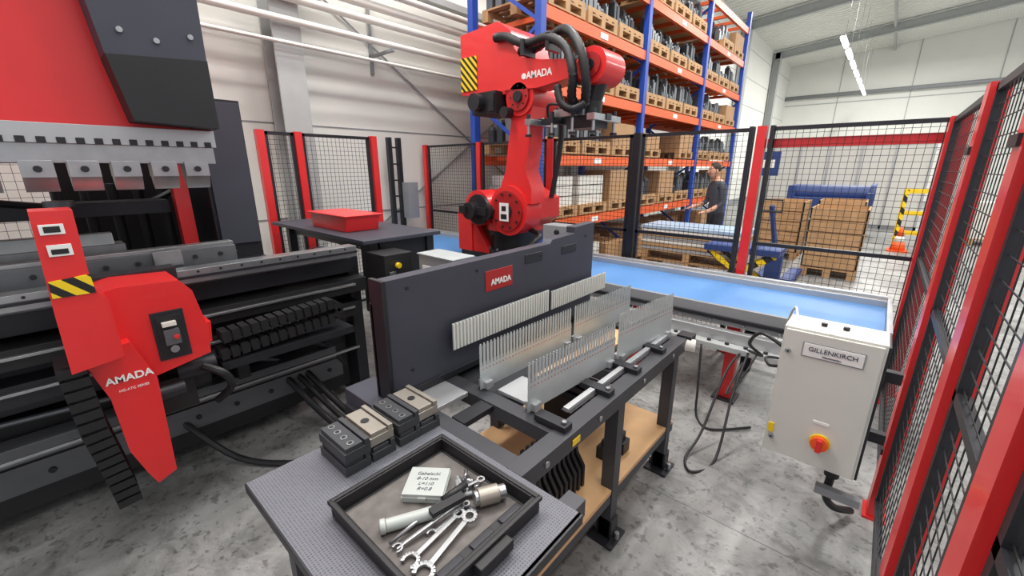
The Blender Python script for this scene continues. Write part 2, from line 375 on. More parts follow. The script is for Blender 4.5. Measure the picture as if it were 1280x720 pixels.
text('AMADA', (rx+.58, ry-.353, 2.49), .08, '-y', LBL, rob, bold=.002)
b2 = B(); b2.cyl((rx+.41,ry-.355,2.49),(rx+.41,ry-.35,2.49),.025,LBL); b2.done('logo_disc', 0, rob)

# ------------------------------------------------------------------ pallet rack
ys = [4.25, 7.0, 9.8, 12.6]; lv = [1.02, 1.86, 2.70, 3.48, 4.25, 5.0]
b = B()
for y in ys:
    for x in (-3.3, -4.4):
        b.box(x-.045, x+.045, y-.05, y+.05, 0, 5.35, RBL); b.box(x-.06, x+.06, y-.06, y+.06, 0, .012, RBL)
    z = .3; k = 0
    while z < 4.7:
        b.bar((-3.3 if k%2==0 else -4.4,y,z),(-4.4 if k%2==0 else -3.3,y,z+.75),.03,.04,RBL); z += .75; k += 1
for a, c_ in zip(ys[:-1], ys[1:]):
    for z in lv:
        for x in (-3.3, -4.4):
            b.box(x-.03, x+.03, a+.05, c_-.05, z-.13, z, ORG)
        for k in range(5):
            yy = a+.3+k*(c_-a-.6)/4; b.box(-4.37, -3.33, yy-.03, yy+.03, z-.06, z, ORG)
        if z in (lv[0], lv[2], lv[4]): b.box(-4.36, -3.34, a+.08, c_-.08, z, z+.02, WOODS)
        b.box(-3.268,-3.264,(a+c_)/2-.1,(a+c_)/2+.1,z-.1,z-.03,LBL)
b.done('pallet_rack')
def pallet(b, x0, x1, y0, y1, z):
    for k in range(5):
        a = y0+(y1-y0-.1)*k/4; b.box(x0, x1, a, a+.1, z+.12, z+.142, WOOD)
    for xx in (x0, (x0+x1)/2-.05, x1-.1):
        for yy in (y0, (y0+y1)/2-.05, y1-.1): b.box(xx, xx+.1, yy, yy+.1, z+.02, z+.1, WOOD)
        b.box(xx, xx+.1, y0, y1, z, z+.02, WOOD); b.box(xx, xx+.1, y0, y1, z+.1, z+.12, WOOD)
b = B(); GO = [mat('goods_steel', (128,132,136), .45,.6, var=.2), mat('goods_dark', (70,74,80), .5,.4,var=.2), CARD, WHP]
for a, c_ in zip(ys[:-1], ys[1:]):
    for li, z in enumerate([0]+lv):
        zz = z+.022 if z else 0
        if li == 6: continue
        n = 3
        for k in range(n):
            y0 = a+.12+k*(c_-a-.2)/n; y1 = y0+.78
            if random.random() < .05: continue
            pallet(b, -4.35, -3.28, y0, y1, zz)
            q = zz+.142; typ = random.random()
            if li == 0: typ = random.choice([.7,.9,.7,.2])
            if li == 1: typ = .9 if (a < 5 and k < 2) else random.choice([.5,.7,.3])
            if li == 2: typ *= .8
            if li >= 3: typ = typ*.63
            if typ < .6:
                x = -4.3
                while x < -3.4:
                    yy = y0+.03
                    while yy < y1-.1:
                        h = random.uniform(.12,.40); ww = random.uniform(.04,.10)
                        b.box(x, x+.1, yy, yy+ww, q, q+h, GO[random.random()<.4])
                        b.box(x+.02, x+.08, yy+.01, yy+ww-.01, q+h, q+h+.04, GO[0]); yy += ww+.03
                    x += .16
                b.box(-3.3,-3.285,y0,y1,q,q+.05,WOOD)
            elif typ < .82:
                for m_ in range(2):
                    h = random.uniform(.25,.5); b.box(-4.3+m_*.52, -3.82+m_*.52, y0+.04, y1-.04, q, q+h, CARD); b.box(-4.3+m_*.52, -3.82+m_*.52, (y0+y1)/2-.03,(y0+y1)/2+.03, q+h, q+h+.003, WOODS)
            else:
                for m_ in range(3): b.box(-4.3+random.random()*.05, -3.35, y0+.04+random.random()*.04, y1-.04, q+m_*.14, q+m_*.14+.125, WHP)
b.done('palletised_goods')

# ------------------------------------------------------------------ press brake
b = B(); Ya = -2.6
b.box(-4.5, -3.1, Ya, 1.04, 0, 1.1, BLKM)
b.box(-3.1, -2.85, Ya, 1.35, .1, .55, BLK); b.box(-3.1,-2.8,Ya,1.38,.62,.86,BLKM); b.box(-2.85,-2.62,Ya,1.44,.88,.97,BLK); b.box(-3.1,-2.72,Ya,1.4,1.0,1.1,BLKM)
b.box(-2.8,-2.66,Ya,1.4,.7,.8,BLKM); b.box(-2.82,-2.7,Ya,1.2,.42,.5,MGR)
for z in (.76,.93,.46): b.box(-2.63 if z>.9 else -2.66, -2.60 if z>.9 else -2.64, Ya, 1.35, z, z+.014, STL)
b.box(-2.86,-2.84,Ya,1.3,.2,.34,MGR)
for k in range(12): b.cyl((-2.84,-1.0+k*.2,.27),(-2.83,-1.0+k*.2,.27),.015,BLK,n=8)
b.box(-2.7, -2.6, Ya, 1.38, 1.13, 1.2, STL); b.box(-2.62,-2.59,Ya,1.38,1.155,1.17,BLKM); b.box(-2.78,-2.7,Ya,1.36,1.1,1.16,MGR)
b.box(-2.92, -2.8, Ya, .74, 1.18, 1.27, MGR); b.box(-2.9,-2.83,Ya,.74,1.27,1.29,STL)
b.box(-2.79,-2.775,.36,.48,1.2,1.28,STL)
for k in range(14): b.cyl((-2.8,-.9+k*.12,1.23),(-2.79,-.9+k*.12,1.23),.012,BLK,n=8)
for k in range(24): b.cyl((-2.6,-.9+k*.1,1.185),(-2.597,-.9+k*.1,1.185),.007,BLK,n=8)
b.box(-3.5,-3.0,Ya,.8,1.1,1.2,BLKM)
b.box(-3.25,-3.1,Ya,.3,1.2,1.3,STL); b.prism([(-3.22,1.3),(-3.12,1.3),(-3.14,1.36),(-3.165,1.36),(-3.17,1.33),(-3.175,1.36),(-3.2,1.36)],'y',Ya,.26,STL)
b.box(-3.05,-2.98,Ya,.4,1.2,1.26,STL)
for k in range(6): b.box(-2.98,-2.95,-.8+k*.22,-.72+k*.22,1.2,1.25,MGR)
b.tube([(-2.75,.5,.65),(-2.7,.8,.6),(-2.72,1.1,.55),(-2.78,1.3,.3)],.018,BLK); b.tube([(-2.78,-.4,.6),(-2.74,.2,.58),(-2.76,.7,.56),(-2.8,1.0,.4)],.014,MGR)
b.box(-3.7, -2.7, Ya, .70, 1.86, 3.6, RED)
b.box(-2.72,-2.66,Ya,.70,1.80,1.88,ALU); b.box(-2.74,-2.68,Ya,.69,1.72,1.80,STL); b.box(-3.1,-2.74,Ya,.68,1.72,1.86,BLK)
for k in range(26): b.box(-2.66,-2.655,-.80+k*.058,-.772+k*.058,1.80,1.825,BLKM)
for yy in (-.5,-.33,-.16,.0,.14,.28,.42,.55):
    b.box(-2.75,-2.66,yy,yy+.1,1.66,1.73,STL); b.prism([(-2.73,1.66),(-2.67,1.66),(-2.68,1.63),(-2.70,1.60),(-2.72,1.63)],'y',yy,yy+.1,STL); b.cyl((-2.66,yy+.05,1.695),(-2.645,yy+.05,1.695),.014,BLKM,n=10)
b.prism([(.38,1.9),(.70,1.885),(.70,2.19),(.335,2.16)],'x',-2.7,-2.55,BLK)
b.prism([(.335,2.16),(.70,2.19),(.72,3.4),(.2,3.4)],'x',-2.7,-2.56,DGR)
for yy,zz in ((.40,2.26),(.65,2.28),(.37,2.5),(.65,2.5),(.52,2.24)): b.cyl((-2.56,yy,zz),(-2.55,yy,zz),.012,STL,n=10)
b.box(-2.7,-2.69,.04,.2,2.42,2.54,LBL)
b.box(-4.5,-3.3,.78,1.04,0,2.12,BLKM); b.box(-3.32,-3.28,.80,1.03,1.2,2.1,DGR)
b.box(-4.3,-4.2,.1,.8,1.1,1.9,BLK)
b.box(-3.5,-3.42,.62,.7,1.1,1.8,RED)
for k in range(5): b.cyl((-3.9,.12+k*.13,1.15),(-3.9,.12+k*.13,1.6),.03,BLK,n=10)
b.tube([(-3.4,-.5,1.6),(-3.5,0,1.5),(-3.6,.4,1.45),(-3.8,.7,1.55)],.02,BLK)
b.box(-3.75,-3.5,-.6,.6,1.42,1.5,BLKM); b.cyl((-3.3,.1,1.36),(-3.3,.1,1.5),.04,GREY); b.cyl((-3.3,.1,1.5),(-3.3,.1,1.53),.06,MGR)
b.box(-3.3,-2.75,1.38,1.46,.0,1.1,BLKM)
pb = b.done('press_brake', .004)
text('CE', (-2.685,.12,2.48), .08, 'x', BLK, pb)
wires = B()
for k in range(40): wires.box(-4.9,-4.897,-2.2+k*.06,-2.197+k*.06,.1,2.2,BLK)
for k in range(36): wires.box(-4.897,-4.894,-2.2,.2,.1+k*.06,.103+k*.06,BLK)
wires.box(-4.92,-4.88,.2,.26,0,2.2,RED); wires.box(-4.92,-4.88,-2.26,-2.2,0,2.2,RED)
wires.done('safety_fence')

def chain(b, pts, w, h, m, step=.05):
    P = [Vector(p) for p in pts]
    for p, q in zip(P[:-1], P[1:]):
        d = q-p; L = d.length; n = max(1, int(L/step))
        for k in range(n):
            a = p+d*(k+.12)/n; c_ = p+d*(k+.88)/n; b.bar(a, c_, w, h, m)
        b.bar(p, q, w*.8, h*.6, m)
b = B()
b.prism([(-.012,1.56),(.092,1.56),(.088,1.34),(.092,1.27),(.12,1.22),(.12,.99),(-.03,.97),(-.025,1.2)],'x',-2.28,-2.12,RED)
b.prism([(-.018,1.26),(.093,1.26),(.089,1.33),(-.017,1.32)],'x',-2.12,-2.114,HAZ)
b.box(-2.12,-2.114,.0,.06,1.48,1.515,LBL); b.box(-2.12,-2.114,.005,.065,1.405,1.445,LBL); b.box(-2.114,-2.112,.01,.05,1.487,1.508,BLK); b.box(-2.114,-2.112,.013,.055,1.412,1.43,BLK)
b.prism([(.10,1.22),(.16,1.235),(.36,1.225),(.40,1.17),(.43,.98),(.42,.86),(.12,.80),(.08,.84)],'x',-2.55,-2.27,RED)
b.box(-2.272,-2.262,.235,.35,.88,1.10,BLKM); b.box(-2.262,-2.258,.25,.335,.90,1.08,BLK); b.box(-2.258,-2.24,.265,.32,.95,1.02,MGR); b.cyl((-2.25,.29,.93),(-2.235,.29,.93),.016,STL); b.box(-2.258,-2.24,.265,.315,1.035,1.055,WHP); b.cyl((-2.24,.305,.985),(-2.23,.305,.985),.010,RED,n=10)
b.prism([(.40,1.0),(.45,1.0),(.44,.9),(.40,.9)],'x',-2.5,-2.3,RED)
b.prism([(.0,1.0),(.15,1.02),(.17,.95),(.205,.84),(.19,.38),(.12,.35),(.095,.42),(.06,.55),(.05,.80)],'x',-2.42,-2.2,RED)
b.cyl((-2.55,.28,.66),(-2.55,.44,.66),.07,BLK); b.cyl((-2.45,.30,.74),(-2.45,.46,.74),.05,BLKM); b.box(-2.62,-2.43,.2,.36,.55,.72,BLK); b.cyl((-2.3,.2,.72),(-2.3,.3,.72),.035,BLKM)
b.tube([(-2.4,.4,.75),(-2.35,.47,.7),(-2.4,.5,.6),(-2.5,.45,.5)],.02,BLK)
b.box(-2.62,-2.52,-.02,.4,1.02,1.24,BLKM)
chain(b, [(-2.22,-.03,1.0),(-2.26,-.02,.7),(-2.31,.01,.42),(-2.34,.02,.27)], .145, .08, BLK, step=.045)
ta = b.done('tool_changer_arm', .008)
text('AMADA', (-2.195,.122,.875), .042, 'x', LBL, ta, bold=.001)
text('HG-ATC SERIES', (-2.195,.127,.825), .014, 'x', LBL, ta)
b = B()
chain(b, [(-2.46,.5,.86),(-2.46,1.1,.90)], .09, .06, BLK, step=.045); chain(b, [(-2.46,.48,.77),(-2.46,1.1,.81)], .09, .06, BLK, step=.045)
chain(b, [(-2.46,1.1,.90),(-2.46,1.15,.855),(-2.46,1.1,.81)], .09, .05, BLK)
b.box(-2.72,-2.40,.48,1.2,.69,.73,BLKM); b.box(-2.72,-2.66,.6,.66,.5,.69,BLKM)
b.done('cable_chain', 0)
b = B()
for k, (dy, r) in enumerate(((0,.022),(.07,.018),(.13,.022))):
    b.tube([(-2.9,.9+dy,.35),(-2.6,1.0+dy,.12),(-2.3,1.05+dy,r),(-2.0,1.0+dy,r),(-1.72,.95+dy,.03),(-1.62,1.1+dy,.25)], r, BLK)
b.tube([(-2.9,.3,.3),(-2.6,.5,.05),(-2.3,.75,.02),(-2.1,1.0,.02),(-1.9,1.4,.02)],.018,BLK)
b.done('floor_cables')

# side table by the fence
b = B()
b.box(-4.4,-2.72,1.5,2.2,1.17,1.2,DGR)
for x in (-4.3,-2.85):
    for y in (1.58,2.1): b.box(x,x+.07,y,y+.07,0,1.17,BLKM)
b.box(-2.95,-2.8,1.6,2.1,.6,1.17,BLKM); b.box(-4.3,-2.8,1.62,1.68,1.09,1.17,BLKM)
b.box(-2.75,-2.5,1.52,1.75,.7,1.12,BLK); b.cyl((-2.5,1.62,1.04),(-2.47,1.62,1.04),.02,YEL); b.box(-2.5,-2.49,1.55,1.6,.85,1.0,MGR); b.cyl((-2.6,1.62,0),(-2.6,1.62,.7),.05,BLKM)
b.done('side_table', .004)
b = B(); b.prism([(-3.78,1.2),(-3.2,1.2),(-3.17,1.32),(-3.8,1.32)],'y',1.62,1.92,RED); b.box(-3.82,-3.15,1.60,1.94,1.32,1.335,RED)
b.done('red_parts_box', .006)
b = B()
b.box(-2.38,-2.02,1.72,1.9,.86,1.12,ALU); b.box(-2.39,-2.01,1.71,1.91,1.12,1.13,STLB); b.box(-2.3,-2.1,1.9,2.0,0,.9,BLKM); b.box(-2.34,-2.2,1.715,1.72,.95,1.05,LBL)
b.done('junction_box', .004)
b = B(); b.box(-2.0,-1.72,2.65,2.8,1.02,1.27,GREY); b.box(-1.95,-1.85,2.8,2.88,0,1.2,BLKM); b.cyl((-1.86,2.65,1.22),(-1.86,2.63,1.22),.02,BLK); b.done('junction_box', .004)
b = B(); b.box(-5.3,-5.24,3.4,3.46,0,2.1,BLKM); b.box(-5.3,-5.24,3.55,3.61,0,2.1,BLKM)
for k in range(9): b.box(-5.29,-5.25,3.46,3.55,.2+k*.22,.22+k*.22,BLKM)
b.box(-5.24,-5.1,3.58,3.75,1.0,1.5,GREY); b.done('cable_ladder')

# ------------------------------------------------------------------ workbench with tool magazine
b = B(); bx0, bx1, by0, by1 = -1.46, -.68, .82, 2.25
for x in (bx1-.07, bx0): b.box(x, x+.07, by0, by1, .72, .79, FRM)
for y in (by0, 1.06, 1.62, by1-.07): b.box(bx0+.07, bx1-.07, y, y+.07, .725, .785, FRM)
for x in (bx1-.07, bx0):
    for y in (.84, 1.47, 2.1):
        b.box(x+.005, x+.065, y, y+.06, .02, .72, FRM); b.box(x-.03, x+.10, y-.04, y+.10, 0, .014, BLKM); b.cyl((x+.09,y+.03,.014),(x+.09,y+.03,.05),.012,STL,n=10); b.cyl((x-.015,y+.03,.014),(x-.015,y+.03,.05),.012,STL,n=10)
        b.prism([(y+.0,.12),(y+.06,.12),(y+.06,.02),(y,.02)],'x',x-.005,x+.075,BLKM)
for x in (bx1-.06, bx0+.01): b.box(x, x+.05, by0+.04, by1-.04, .22, .27, FRM)
b.box(bx0+.02, bx1-.01, .88, by1-.05, .27, .292, WOODS)
b.box(bx0+.02,bx1-.30,1.13,2.2,.74,.755,FRM)
b.box(-1.33,-1.18,.82,1.06,.765,.785,ALU); b.box(-1.1,-1.03,.9,1.1,.755,.78,BLKM)
b.cyl((-.70,2.25,.75),(-.64,2.27,.75),.035,WHP); b.box(-.74,-.66,2.25,2.33,.72,.80,BLKM)
for y in (.95,1.3,1.7,2.05): b.cyl((-.68,y,.755),(-.675,y,.755),.012,STL,n=10)
b.box(-.679,-.676,1.10,1.15,.738,.765,YEL)
b.box(-1.58,-1.30,.72,.90,.70,.80,DGR); b.box(-1.56,-1.44,.70,.80,.62,.74,BLKM); b.box(-1.56,-1.46,.70,1.0,.5,.62,BLKM)
b.box(-1.2,-.5,.3,.34,.70,.76,FRM); b.box(-.56,-.5,.3,.9,.70,.76,FRM); b.box(-1.2,-1.14,.3,.9,.70,.76,FRM)
for x in (-1.18,-.56): b.box(x,x+.05,.3,.35,0,.7,FRM)
b.box(-.55,-.51,.35,.84,.3,.35,FRM)
wb = b.done('tool_workbench', .003)
b = B(); b.box(-1.27,-.46,.25,.81,.79,.80,PERF); b.box(-.47,-.455,.25,.81,.77,.8,BLKM); b.box(-1.27,-.46,.245,.25,.77,.8,BLKM); b.done('perforated_work_mat', .001)
b = B()
b.prism([(.80,.79),(2.30,.79),(2.30,1.375),(2.08,1.365),(2.08,1.33),(1.86,1.32),(1.84,1.30),(.80,1.295)],'x',-1.395,-1.335,DGR)
b.box(-1.335,-1.325,.84,2.28,.79,.82,BLKM); b.box(-1.42,-1.395,.78,.86,.6,1.2,BLKM); b.box(-1.41,-1.32,.78,.80,.8,1.3,BLKM)
for yy in (1.62,1.95): b.box(-1.336,-1.332,yy,yy+.15,1.22,1.27,BLKM)
b.box(-1.336,-1.331,1.33,1.52,1.135,1.235,REDD)
for yy,zz in ((.9,1.25),(.9,.9),(1.28,1.25),(1.75,1.25),(2.2,1.3)): b.cyl((-1.335,yy,zz),(-1.330,yy,zz),.008,BLKM,n=8)
pl = b.done('tool_magazine_panel', .004)
text('AMADA', (-1.329,1.435,1.175), .04, 'x', LBL, pl, bold=.001)
DOT = mat('copper_rivets', (190,96,66), .5)
def comb(p0, p1, z0, zs, z1, teeth=True, m=STLB):
    b = B(); p0 = Vector((*p0,0)); p1 = Vector((*p1,0)); d = p1-p0; L = d.length; d.normalize(); nrm = Vector((d.y,-d.x,0))
    def seg(a, c_, za, zb, th=.003, mm=m, off=0):
        q0 = p0+d*a+nrm*off; q1 = p0+d*c_+nrm*off; q0.z = q1.z = (za+zb)/2; b.bar(q0, q1, th, zb-za, mm)
    seg(0, L, z0, zs)
    n = int(L/.02)
    for k in range(n):
        a = k*L/n
        if teeth:
            seg(a, a+.0125, zs, z1-.008); seg(a+.003, a+.0095, z1-.008, z1)
            seg(a+.0145,a+.0185,zs-.032,zs-.026,.0015,DOT,.002)
            seg(a+.0135,a+.0195,zs-.012,zs+.004,.0015,GREY,.0015)
        else: seg(a, a+.009, z0+.004, z1-.004, .008, WHP, .004)
    if teeth:
        for a in (.02, L-.06):
            q = p0+d*a; b.box(q.x-.03, q.x+.02, q.y, q.y+.04, z0-.001, z0+.03, ALU)
    else:
        seg(0,L,zs,z1)
    b.done('tool_comb_plate')
comb((-.885,1.10),(-.84,1.70),.791,.925,1.0); comb((-.835,1.72),(-.775,2.24),.791,.96,1.04)
comb((-1.145,1.10),(-1.12,1.75),.791,.91,1.0); comb((-1.115,1.77),(-1.085,2.36),.791,.92,1.005)
comb((-1.30,1.09),(-1.30,1.79),.93,1.0,1.055,False); comb((-1.30,1.81),(-1.30,2.42),.93,1.0,1.04,False)
b = B(); b.box(-.79,-.765,1.2,2.2,.79,.81,ALU); b.box(-.80,-.755,1.2,2.2,.79,.795,BLKM)
for yy in (1.08,1.40,1.66,1.95): b.box(-.84,-.70,yy,yy+.05,.79,.815,BLKM); b.cyl((-.72,yy+.025,.815),(-.72,yy+.025,.825),.01,STL,n=10)
b.done('slide_rail', .002)
b = B(); b.box(-1.08,-.93,1.14,1.3,.787,.80,ALU); b.box(-1.05,-.93,1.35,2.1,.787,.797,WOODS); b.done('divider_boards')
b = B()
for k in range(9):
    y = 1.12+k*.035
    b.prism([(-1.02,.292),(-.80,.292),(-.80,.40),(-.84,.46),(-.85,.55),(-.88,.58),(-.94,.58),(-.95,.50),(-1.02,.42)],'y',y,y+.018,BLK)
for y in (.98,1.62,1.72): b.box(-.86,-.76,y,y+.07,.292,.36,BLKM); b.box(-.84,-.78,y+.01,y+.06,.36,.40,BLK)
for y in (1.7,1.78,1.86,1.94): b.box(-1.25,-1.0,y,y+.05,.292,.5,BLKM)
b.done('press_tool_set', .003)
def tool(x, y, z, m, holes):
    b = B()
    b.box(x-.085,x+.085,y-.042,y+.042,z,z+.03,m); b.box(x-.08,x+.08,y-.036,y+.02,z+.03,z+.045,m); b.box(x-.085,x+.085,y+.024,y+.04,z+.03,z+.05,m)
    if holes:
        for k in range(4): b.cyl((x-.06+k*.04,y-.01,z+.045),(x-.06+k*.04,y-.01,z+.047),.011,STL,n=14); b.cyl((x-.06+k*.04,y-.01,z+.047),(x-.06+k*.04,y-.01,z+.048),.007,BLK,n=12)
    else: b.cyl((x,y-.01,z+.045),(x,y-.01,z+.048),.014,BLKM,n=14)
    return b.done('press_brake_tool', .002)
LS = mat('tool_steel_light', (160,154,144), .4, .5); DS = mat('tool_steel_dark', (74,76,80), .45, .5)
for y, m, h in ((.50,DS,1),(.59,LS,0),(.69,DS,1),(.775,LS,0)):
    tool(-1.15, y, .80, DS, 0); tool(-1.15+random.uniform(-.01,.01), y, .851, m, h)

# ------------------------------------------------------------------ tool tray
b = B(); x0,x1,y0,y1 = -.96,-.55,.36,.74; z0=.801
b.box(x0+.02,x1-.02,y0+.02,y1-.02,z0,z0+.006,FLOORT)
for (a,c_,d,e) in ((x0,x0+.012,y0,y1),(x1-.02,x1,y0,y1),(x0+.012,x1-.02,y0,y0+.012),(x0+.012,x1-.02,y1-.012,y1)):
    b.box(a,c_,d,e,z0,z0+.045,BLK)
b.box(x0,x0+.02,y0,y1,z0,z0+.006,BLK); b.box(x0,x1,y0,y0+.02,z0,z0+.006,BLK); b.box(x0,x1,y1-.02,y1,z0,z0+.006,BLK)
b.box(x0-.006,x0+.008,y0-.006,y1+.006,z0+.038,z0+.05,BLK); b.box(x1-.008,x1+.006,y0-.006,y1+.006,z0+.038,z0+.05,BLK); b.box(x0,x1,y0-.006,y0+.008,z0+.038,z0+.05,BLK); b.box(x0,x1,y1-.008,y1+.006,z0+.038,z0+.05,BLK)
b.box(x1-.05,x1-.02,y0+.04,y1-.04,z0+.006,z0+.03,BLK)
for yy in (y0+.06,y0+.16,y0+.26): b.box(x1-.046,x1-.024,yy,yy+.07,z0+.03,z0+.036,BLKM)
b.box(x1,x1+.03,.49,.60,z0+.01,z0+.04,BLK)
b.done('tool_tray', .004)
zt = z0+.007
def rbox(name, c, sx, sy, h, rz, m):
    b = B(); b.box(-sx/2,sx/2,-sy/2,sy/2,0,h,m); b.box(-sx/2-.002,sx/2+.002,-sy/2-.002,sy/2+.002,h*.55,h*.65,m); b.box(-.012,.012,-sy/2-.005,-sy/2,h*.35,h*.75,m)
    o = b.done(name, .007); o.location = (c[0],c[1],zt); o.rotation_euler = (0,0,rz); return o
tin = rbox('plastic_storage_box', (-.84,.585), .115, .11, .028, R(38), TRAN)
for k, s_ in enumerate(('Gabelschl.','8-10 mm','L=110','R=0.8')):
    cu = bpy.data.curves.new('handwriting','FONT'); cu.body = s_; cu.size = .017; cu.align_x='CENTER'; cu.extrude=.0002; cu.shear=.3; cu.materials.append(INK)
    o = bpy.data.objects.new('handwriting', cu); bpy.context.collection.objects.link(o); o.parent = tin; o.location = (0,.024-k*.020,.0285)
b = B(); b.cyl((-.80,.425,zt+.018),(-.745,.53,zt+.018),.0165,TRAN,n=20); b.cyl((-.80,.425,zt+.018),(-.807,.412,zt+.018),.019,TRAN,n=20); b.done('plastic_handle', .003)
b = B(); b.cyl((-.685,.640,zt+.026),(-.657,.690,zt+.026),.025,LS,n=24); b.cyl((-.657,.690,zt+.026),(-.647,.708,zt+.026),.02,STL,n=24); b.cyl((-.685,.640,zt+.026),(-.69,.630,zt+.026),.021,STL,n=24); b.done('socket_adapter', .002)
def wrench(p, q, w, open_=True):
    b = B(); p = Vector((*p,zt+.008)); q = Vector((*q,zt+.016)); b.bar(p, q, w*.55, .005, STL)
    d = (q-p).normalized(); n_ = Vector((-d.y,d.x,0)); r = w*.95
    if open_:
        c_ = p-d*r*.6
        pts = []
        for k in range(13):
            a = R(50)+k*R(260)/12; pts.append(c_+(-d*math.cos(a)+n_*math.sin(a))*r*.9)
        for a_, b__ in zip(pts[:-1], pts[1:]): b.bar(a_, b__, r*.45, .008, STL)
    c_ = q+d*r*.7; pts = [c_+(d*math.cos(k*math.pi/6)+n_*math.sin(k*math.pi/6))*r*.65 for k in range(13)]
    for a_, b__ in zip(pts[:-1], pts[1:]): b.bar(a_, b__, r*.4, .008, STL)
    b.done('combination_wrench', .001)
wrench((-.68,.425),(-.69,.56),.022); wrench((-.73,.42),(-.72,.58),.014); wrench((-.635,.43),(-.66,.57),.026); wrench((-.77,.60),(-.74,.69),.016); wrench((-.70,.50),(-.70,.60),.014)
b = B(); b.cyl((-.755,.405,zt+.01),(-.75,.57,zt+.025),.005,STL,n=8); b.cyl((-.75,.57,zt+.025),(-.745,.65,zt+.03),.011,BLK,n=12); b.done('screwdriver')
b = B(); b.cyl((-.73,.41,zt+.006),(-.705,.60,zt+.03),.004,STL,n=8); b.box(-.77,-.67,.55,.575,zt+.03,zt+.045,BLK,rot=(0,0,R(80))); b.done('hex_key_set', .001)
b = B()
for k in range(14):
    x = -.80+random.random()*.1; y = .60+random.random()*.09; a = random.random()*3
    b.cyl((x,y,zt+.008),(x+.05*math.cos(a),y+.03*math.sin(a),zt+.014),.006,random.choice([STL,DS,GREY]),n=8)
    b.cyl((x,y,zt+.008),(x-.007*math.cos(a),y-.007*math.sin(a),zt+.008),.009,STL,n=6)
b.done('loose_bolts')

# ------------------------------------------------------------------ control cabinet right
b = B()
b.box(-.235,.125,2.16,2.36,.36,1.01,CAB); b.box(-.225,.115,2.145,2.16,.37,1.0,CAB)
b.box(.125,.135,2.17,2.36,.36,1.0,BLKM)
b.box(-.15,.06,2.14,2.146,.895,.955,LBL); b.box(-.155,.065,2.142,2.145,.89,.96,GREY)
b.cyl((-.02,2.145,.50),(-.02,2.135,.50),.04,YEL,n=28); b.cyl((-.02,2.135,.50),(-.02,2.115,.50),.034,ORC,n=24); b.box(-.03,-.01,2.095,2.118,.47,.53,RED)
for z in (.45,.9): b.cyl((-.205,2.145,z),(-.205,2.135,z),.012,STL,n=12); b.cyl((-.205,2.136,z),(-.205,2.133,z),.005,BLK,n=8)
b.box(-.225,-.20,2.14,2.146,.47,.52,YEL); b.box(-.06,.0,2.143,2.146,.585,.60,LBL)
for x in (-.1,-.02): b.cyl((x,2.26,1.01),(x,2.26,1.025),.012,BLK,n=10)
b.box(.135,.20,2.3,2.34,.8,.85,BLKM); b.box(.135,.20,2.3,2.34,.5,.55,BLKM); b.cyl((.05,2.25,.36),(.05,2.25,.29),.03,BLK); b.tube([(.05,2.25,.3),(.05,2.27,.16),(.09,2.32,.08),(.16,2.42,.03)],.018,BLK); b.box(.0,.17,2.2,2.24,.2,.24,GREY)
cb_ = b.done('control_cabinet', .004)
text('GILLENKIRCH', (-.045,2.139,.93), .028, '-y', INK, cb_); text('Maschinenbau', (-.045,2.139,.906), .012, '-y', INK, cb_)
b = B()
b.tube([(-.235,2.3,.85),(-.35,2.35,.88),(-.42,2.5,.75),(-.38,2.7,.62),(-.5,2.98,.52)],.009,BLK)
b.tube([(-.235,2.3,.75),(-.30,2.4,.70),(-.34,2.6,.66),(-.3,2.98,.52)],.008,BLK)
b.tube([(-.55,2.98,.48),(-.58,2.8,.40),(-.60,2.5,.1),(-.62,2.3,.012),(-.55,2.2,.012),(-.48,2.4,.012),(-.5,2.7,.3),(-.5,2.98,.5)],.008,BLK)
b.tube([(-.45,2.98,.5),(-.48,2.8,.4),(-.52,2.6,.35),(-.5,2.85,.48)],.006,BLK)
b.tube([(-.2,2.38,.9),(-.25,2.6,.98),(-.3,2.85,.8),(-.28,2.98,.6)],.006,WHP)
b.tube([(-.8,2.98,.48),(-.75,2.85,.2),(-.72,2.8,.012),(-.6,2.7,.012),(-.4,2.9,.012)],.008,BLK)
b.done('hanging_cables')

# ------------------------------------------------------------------ hall contents beyond fence
b = B(); pallet(b,-2.9,-1.45,6.6,7.3,.12); pallet(b,-2.9,-1.45,6.6,7.3,.27)
for k in range(6): b.box(-2.95+.03*random.random(),-1.42+.03*random.random(),6.6,7.35,.42+k*.055,.465+k*.055,[ALU,WOOD,WHP][k%3])
b.box(-2.95,-1.4,6.6,7.35,.75,.80,mat('pale_blue_sheet',(160,182,205),.4))
for x in (-2.85,-1.55): b.box(x,x+.08,6.65,6.73,0,.12,BLKM); b.box(x,x+.08,7.15,7.23,0,.12,BLKM)
b.done('sheet_metal_stack')
b = B()
b.box(-1.75,-.85,6.0,6.5,.03,.09,HAZB); b.box(-1.75,-.85,6.0,6.5,.62,.7,BLUM)
for y in (6.05,6.45): b.bar((-1.7,y,.1),(-.9,y,.62),.04,.07,HAZB); b.bar((-1.7,y,.62),(-.9,y,.1),.04,.07,HAZB)
for x in (-1.7,-.9):
    for y in (6.06,6.42): b.cyl((x,y,.04),(x,y+.03,.04),.04,BLK,n=14)
b.done('scissor_lift_table', .003)
b = B()
b.box(-1.15,-.95,6.95,7.1,.08,.5,BLUM); b.bar((-1.05,7.0,.5),(-1.15,6.75,1.2),.05,.05,BLUM); b.tube([(-1.28,6.75,1.12),(-1.27,6.73,1.28),(-1.03,6.73,1.28),(-1.02,6.75,1.12),(-1.28,6.75,1.12)],.015,BLK,smooth=False)
b.box(-1.3,-1.14,7.1,8.1,.06,.12,BLUM); b.box(-.96,-.8,7.1,8.1,.06,.12,BLUM); b.cyl((-1.12,7.05,.08),(-.98,7.05,.08),.08,YEL)
b.done('pallet_truck', .003)
